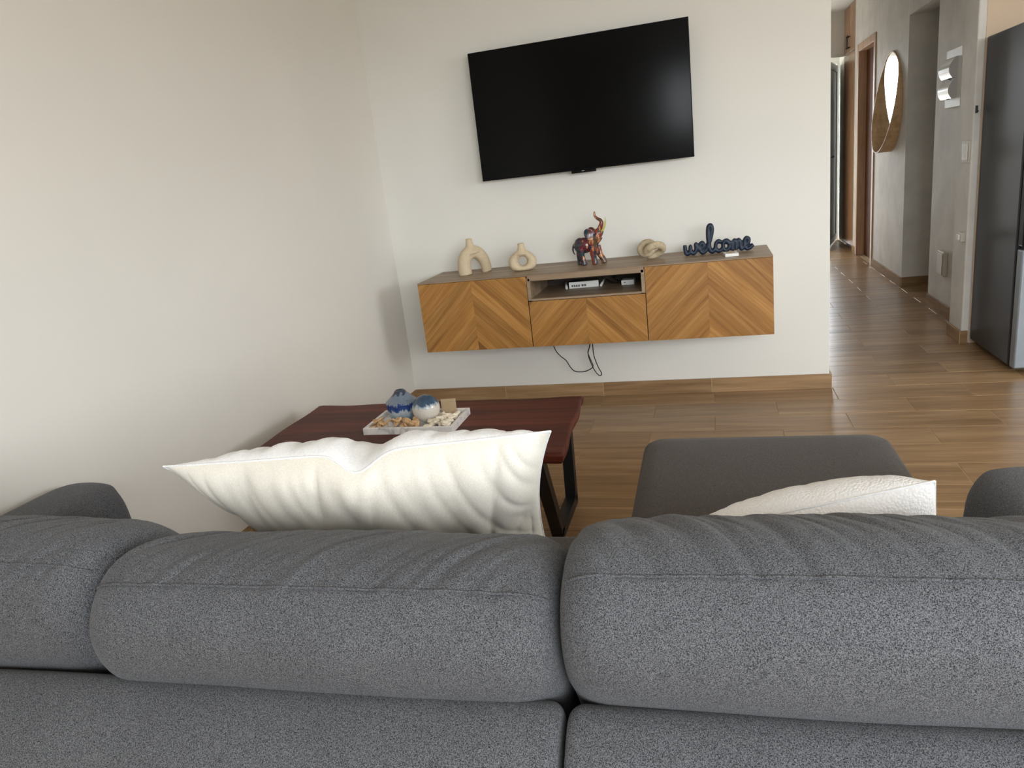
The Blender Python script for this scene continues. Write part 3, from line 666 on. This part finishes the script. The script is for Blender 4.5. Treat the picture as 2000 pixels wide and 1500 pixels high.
for i, (xa, xb, dy, dz, ang, sd) in enumerate(((-.03, .622, .016, .014, -.6, 1), (.628, 1.322, 0, -.006, -.7, 2), (1.330, 2.035, .0, .022, .5, 3))):
    sec = sec_shift(dy, dz)
    c = loft('back_cushion', xa, xb, sec, .062, sofa, 'sofa', nx=220, ns=18, puff=.006, wr=wrinkle(sd, .0052, ang, .81+dz), seed=sd)
    cush.append(c)
    # sewn seam along the back edge of the top band
    R_ = c['_seam'] if False else seam_rings
    pts = [p for p in R_[3:-3]]
    bm = bmesh.new(); tube(bm, pts, .0019, 6); s_ = bmobj('seam', bm, 'sofa', c, True)
def frame_sec(zt): return [(-3.284, .20), (-3.284, .42), (-3.285, .57), (-3.290, zt-.022), (-3.306, zt-.002), (-3.328, zt+.002), (-3.356, zt-.008), (-3.39, zt-.032), (-3.418, zt-.075), (-3.434, .50), (-3.438, .38), (-3.438, .20), (-3.36, .13)]
loft('back_frame', -.27, 1.327, frame_sec(.652), .02, sofa, 'sofa', nx=60, ns=8, wr=lambda x, y, z: .002*noise.noise(Vector((x*5, y*5, 2))))
loft('back_frame', 1.335, 2.29, frame_sec(.652), .02, sofa, 'sofa', nx=60, ns=8, wr=lambda x, y, z: .002*noise.noise(Vector((x*5, y*5, 9))))
def wn(o):
    o.modifiers.new('w', 'WEIGHTED_NORMAL'); return o
def rbox(name, x0, x1, y0, y1, z0, z1, r, m, parent, off=SC, seg=5):
    return wn(box(name, x0-off.x, x1-off.x, y0-off.y, y1-off.y, z0, z1, m, parent, r, seg, True))
rbox('base', -.02, 2.02, -3.29, -2.50, .10, .30, .02, 'sofa_shaded', sofa)
for xa, xb in ((-.022, .612), (.618, 1.312), (1.318, 2.022)): rbox('seat_cushion', xa, xb, -3.285, -2.48, .30, .45, .04, 'sofa_shaded', sofa)
def arm(xa, xb):
    # tapering padded arm : rounded top
    bm = bmesh.new(); secs = []
    for y, zt in ((-3.29, .622), (-3.2, .622), (-2.95, .622), (-2.70, .62), (-2.56, .618), (-2.505, .61), (-2.478, .59), (-2.47, .555)):
        ring = []; e = 0 if y < -2.52 else (.006 if y < -2.5 else (.02 if y < -2.482 else .035))
        prof = [(xa+e, .10), (xa+e, zt-.09), (xa+.012+e, zt-.045), (xa+.03+e, zt-.012), (xa+.06, zt), ((xa+xb)/2, zt+.006), (xb-.06, zt), (xb-.03-e, zt-.012), (xb-.012-e, zt-.045), (xb-e, zt-.09), (xb-e, .10)]
        secs.append([bm.verts.new((x-SC.x, y-SC.y, z)) for x, z in prof])
    for A, B in zip(secs, secs[1:]):
        for k in range(len(A)-1): bm.faces.new((A[k], A[k+1], B[k+1], B[k]))
        bm.faces.new((A[-1], A[0], B[0], B[-1]))
    bm.faces.new(secs[0][::-1]); bm.faces.new(secs[-1])
    o = bmobj('armrest', bm, 'sofa', sofa, True)
    sub = o.modifiers.new('s', 'SUBSURF'); sub.levels = 2; sub.render_levels = 2
    return o
arm(-.268, -.026); arm(2.026, 2.285)
for x, y in ((-.2, -3.4), (-.2, -2.56), (2.2, -3.4), (2.2, -2.56), (1.0, -3.38), (1.0, -2.56)):
    box('leg', x-.03-SC.x, x+.03-SC.x, y-.03-SC.y, y+.03-SC.y, 0, .14, 'black', sofa, .004)

# ------------------------------------------------------------------ ottoman
ot = empty('ottoman', (1.655, -2.13, 0), 'grey upholstered ottoman with rounded corners before the right seat', 'ottoman', rz=math.radians(.6))
bm = bmesh.new(); lays = []
def rrect(hx, hy, r, z, n=8):
    out = []
    for qx, qy, a0 in ((1, 1, 0), (-1, 1, PI/2), (-1, -1, PI), (1, -1, 1.5*PI)):
        for k in range(n+1): a = a0+PI/2*k/n; out.append((qx*(hx-r)+r*math.cos(a), qy*(hy-r)+r*math.sin(a), z))
    return out
for ins, z in ((.006, .09), (0, .10), (0, .25), (0, .385), (.002, .402), (.007, .416), (.014, .426), (.024, .433), (.06, .438), (.14, .442), (.25, .444)):
    lays.append([bm.verts.new(p) for p in rrect(.362-ins, .325-ins, max(.03, .06-ins*.3), z)])
for A, B in zip(lays, lays[1:]):
    for k in range(len(A)): bm.faces.new((A[k], A[(k+1) % len(A)], B[(k+1) % len(A)], B[k]))
bm.faces.new(lays[0][::-1]); bm.faces.new(lays[-1])
bmobj('padded_body', bm, 'sofa_shaded', ot, True)
bm = bmesh.new(); tube(bm, [Vector(p) for p in rrect(.3625, .3255, .06, .36)], .0016, 6, closed=True); bmobj('seam', bm, 'sofa_shaded', ot, True)
for sx in (-1, 1):
    for sy in (-1, 1): box('leg', sx*.29-.025, sx*.29+.025, sy*.26-.025, sy*.26+.025, 0, .095, 'black', ot, .004)

# ------------------------------------------------------------------ pillows
def pillow(name, w_, h_, t_, mats, loc, rot, label, ear=.06, wr=.006, seed=0, chop=0, nu=110, nv=70, taper=.14):
    root = bpy.data.objects.new(name, None); COL.objects.link(root); root.location = loc; root.rotation_euler = rot; tag(root, label, 'pillow')
    root.empty_display_size = .05
    def pt(u, v, s):
        eu = 1-ear*(1-v*v)*1.0*abs(u)**3; ev = 1-ear*1.6*(1-u*u)*abs(v)**3*.5
        x = w_/2*u*eu*(1+taper*(v-1)/2); z = h_/2*v*ev
        th = t_/2*(max(0, 1-abs(u)**2.8)**.6)*(max(0, 1-abs(v)**2.6)**.5)
        cz_ = 0
        yo = 0
        if chop: # dent in the middle of the top edge, pushed towards the back
            g = math.exp(-((x-.03)/.045)**2)*max(0, v)**2; cz_ = -chop*.25*g; yo = -chop*g
        def rd(a, b, sd): return (1-abs(noise.noise(Vector((a, b, sd)))))**4
        n1 = noise.noise(Vector((x*9, z*7, seed+s)))*.6+.5-rd(x*13-z*4, z*3+x, seed+s*2)-.5*rd(x*24+z*6, z*4, seed+9+s)
        edge = max(0, 1-th/(t_/2))
        th2 = th+wr*n1*min(1, th/(t_/2)*2.2)*(.55+.8*edge)
        return Vector((x, s*th2+yo, z+cz_))
    for s, nm, m in ((1, 'front_panel', mats[0]), (-1, 'back_panel', mats[1])):
        bm = bmesh.new(); g = [[bm.verts.new(pt(math.sin(PI/2*(2*i/nu-1)), math.sin(PI/2*(2*j/nv-1)), s)) for j in range(nv+1)] for i in range(nu+1)]
        for i in range(nu):
            for j in range(nv):
                f = (g[i][j], g[i+1][j], g[i+1][j+1], g[i][j+1]); bm.faces.new(f)
        me = bpy.data.meshes.new(nm); bm.normal_update()
        bmesh.ops.recalc_face_normals(bm, faces=bm.faces)
        bm.faces.ensure_lookup_table()
        if sum(f.normal.y for f in bm.faces)*s < 0: bmesh.ops.reverse_faces(bm, faces=bm.faces)
        bm.to_mesh(me); bm.free(); link(nm, me, m, root, True)
    bm = bmesh.new(); per = []
    for i in range(nu): per.append(pt(math.sin(PI/2*(2*i/nu-1)), 1, 1))
    for j in range(nv): per.append(pt(1, -math.sin(PI/2*(2*j/nv-1)), 1))
    for i in range(nu): per.append(pt(-math.sin(PI/2*(2*i/nu-1)), -1, 1))
    for j in range(nv): per.append(pt(-1, math.sin(PI/2*(2*j/nv-1)), 1))
    per = [p for i, p in enumerate(per) if (p-per[i-1]).length > 1e-4]
    tube(bm, per, .0022, 6, closed=True); bmobj('piping', bm, 'white', root, True)
    return root
pillow('long_pillow', .79, .45, .20, ('white', 'cream'), (.868, -2.80, .666), (math.radians(36), math.radians(-3.8), math.radians(1)), 'long cream and white pillow leaning on the sofa back near the coffee table', seed=3, chop=.038, wr=.012, ear=.06, taper=.30, nu=170, nv=90)
pillow('boucle_pillow', .39, .35, .19, ('boucle', 'boucle'), (1.686, -2.83, .594), (math.radians(34), math.radians(-15), math.radians(-2)), 'white nubby boucle pillow propped on the right sofa seat', seed=8, wr=.004, ear=.01, taper=.08)

# ------------------------------------------------------------------ corridor and kitchen things
# round mirror with deep veneer rim
mi = empty('wall_mirror', (HX, 3.31, 1.515), 'round wall mirror with a deep bent wood rim in the corridor', 'mirror')
R0 = .41; bm = bmesh.new(); bm2 = bmesh.new(); NSG = 72; prev = None
A_ = []
for k in range(NSG):
    a = 2*PI*k/NSG; y, z = math.cos(a), math.sin(a)
    dep = max(.014, .058-.058*z)
    A_.append([bm.verts.new(p) for p in ((-.001, R0*y, R0*z), (-dep, R0*y, R0*z), (-dep, (R0-.009)*y, (R0-.009)*z), (-.001, (R0-.009)*y, (R0-.009)*z))])
for k in range(NSG):
    a, b = A_[k], A_[(k+1) % NSG]
    for i in range(4): bm.faces.new((a[i], a[(i+1) % 4], b[(i+1) % 4], b[i]))
bmobj('rim', bm, 'rim', mi)
lathe(bm2, [(R0-.01, 0), (R0-.01, .006)], 72); bm2.transform(Matrix.Rotation(-PI/2, 4, 'Y')); bm2.transform(Matrix.Translation((-.002, 0, 0)))
bmobj('glass', bm2, 'mirror', mi)
# tall wardrobe at corridor end
wd = empty('wardrobe', (HX+.3, 5.4, 0), 'tall built in wooden wardrobe at the corridor end', 'wardrobe')
ox, oy = HX+.3, 5.4
def wb(name, lst, m, parent=wd, bev=.002): return boxes(name, [(a-ox, b-ox, c-oy, d-oy, e, f) for a, b, c, d, e, f in lst], m, parent, bev)
wb('carcass', [(HX+.02, HX+.6, 5.06, 5.735, .06, CH-.005)], 'wardrobe'); wb('plinth', [(HX+.05, HX+.58, 5.07, 5.72, 0, .06)], 'darkpebble')
for ya, yb, hy in ((5.062, 5.396, 5.36), (5.4, 5.733, 5.44)):
    wb('lower_door', [(HX, HX+.02, ya, yb, .065, 2.146)], 'wardrobe')
    d = wb('upper_door', [(HX, HX+.02, ya, yb, 2.152, CH-.01)], 'wardrobe')
    wb('handle', [(HX-.03, HX-.022, hy-.005, hy+.005, 2.19, 2.33), (HX-.022, HX, hy-.004, hy+.004, 2.20, 2.21), (HX-.022, HX, hy-.004, hy+.004, 2.31, 2.32)], 'black', d, .001)
# breaker box with two curved covers
bk = empty('breaker_box', (3.08, 1.562, 1.562), 'pale wall breaker box with two curved glossy covers', 'breaker box')
box('back_plate', -.022, 0, -.162, .162, -.178, .178, 'whiteplastic', bk, .004)
for zc in (.062, -.062):
    bm = bmesh.new(); A = []
    for i in range(13):
        u = i/12; z = zc+.062-.124*u; x = -.024-.05*math.sin(PI*(.06+.74*u))
        A.append([bm.verts.new((x, -.09, z)), bm.verts.new((x, .14, z)), bm.verts.new((-.0215, .14, z)), bm.verts.new((-.0215, -.09, z))])
    for a, b in zip(A, A[1:]):
        for i in range(4): bm.faces.new((a[i], a[(i+1) % 4], b[(i+1) % 4], b[i]))
    bm.faces.new(A[0]); bm.faces.new(A[-1][::-1]); c = bmobj('cover', bm, 'chrome', bk)
    box('latch', -.05, -.034, .015, .035, zc-.066, zc-.058, 'black', c)
# switch, socket box, plug, hook
o = empty('light_switch', (2.957, .87, 1.12), 'white light switch on the plaster column beside the fridge', 'switch')
box('plate', -.008, 0, -.06, .06, -.06, .06, 'ivory', o, .002)
for i in range(3): box('rocker', -.013, -.008, -.045+.031*i, -.017+.031*i, -.045, .045, 'chrome' if i == 1 else 'whiteplastic', o, .002)
o = empty('socket_box', (3.08, 1.635, .36), 'ivory surface socket box low on the corridor wall', 'socket')
box('housing', -.03, 0, -.072, .072, -.085, .085, 'ivory', o, .006); box('lid', -.036, -.03, -.06, .06, -.072, .072, 'ivory', o, .003)
o = empty('wall_plug', (2.957, .83, .64), 'small white plug on the column edge next to the fridge', 'plug')
box('plug_body', -.028, 0, -.03, .03, -.028, .028, 'ivory', o, .006); box('plug_cap', -.04, -.028, -.02, .02, -.018, .018, 'whiteplastic', o, .004)
o = empty('wall_hook', (2.972, .795, 1.345), 'tiny black hook on the column edge above the plug', 'hook')
box('hook_plate', -.006, .006, -.006, 0, -.02, .02, 'black', o, .001); box('hook_tip', -.005, .005, -.022, -.006, -.014, -.005, 'black', o, .001)
# refrigerator
fr = empty('refrigerator', (3.32, .46, 0), 'tall dark graphite refrigerator standing beside the plaster column', 'refrigerator')
fx, fy_ = 3.32, .46
def fb(name, lst, m, parent=fr, bev=.006): return boxes(name, [(a-fx, b-fx, c-fy_, d-fy_, e, f) for a, b, c, d, e, f in lst], m, parent, bev)
fb('cabinet_shell', [(3.003, 3.64, .19, .785, .03, 1.712)], 'fridge_side')
fb('door_seal', [(3.012, 3.63, .178, .19, .05, 1.70)], 'black', bev=.001)
fb('upper_door', [(3.006, 3.637, .115, .178, .66, 1.712)], 'fridge_black', bev=.008)
ld = fb('lower_door', [(3.006, 3.637, .115, .178, .03, .645)], 'fridge_front', bev=.008)
fb('handle_recess', [(3.02, 3.62, .12, .178, .645, .66)], 'black', bev=.001)
for x in (3.05, 3.57): 
    for y in (.22, .72): fb('foot', [(x, x+.04, y, y+.04, 0, .03)], 'black', bev=.003)
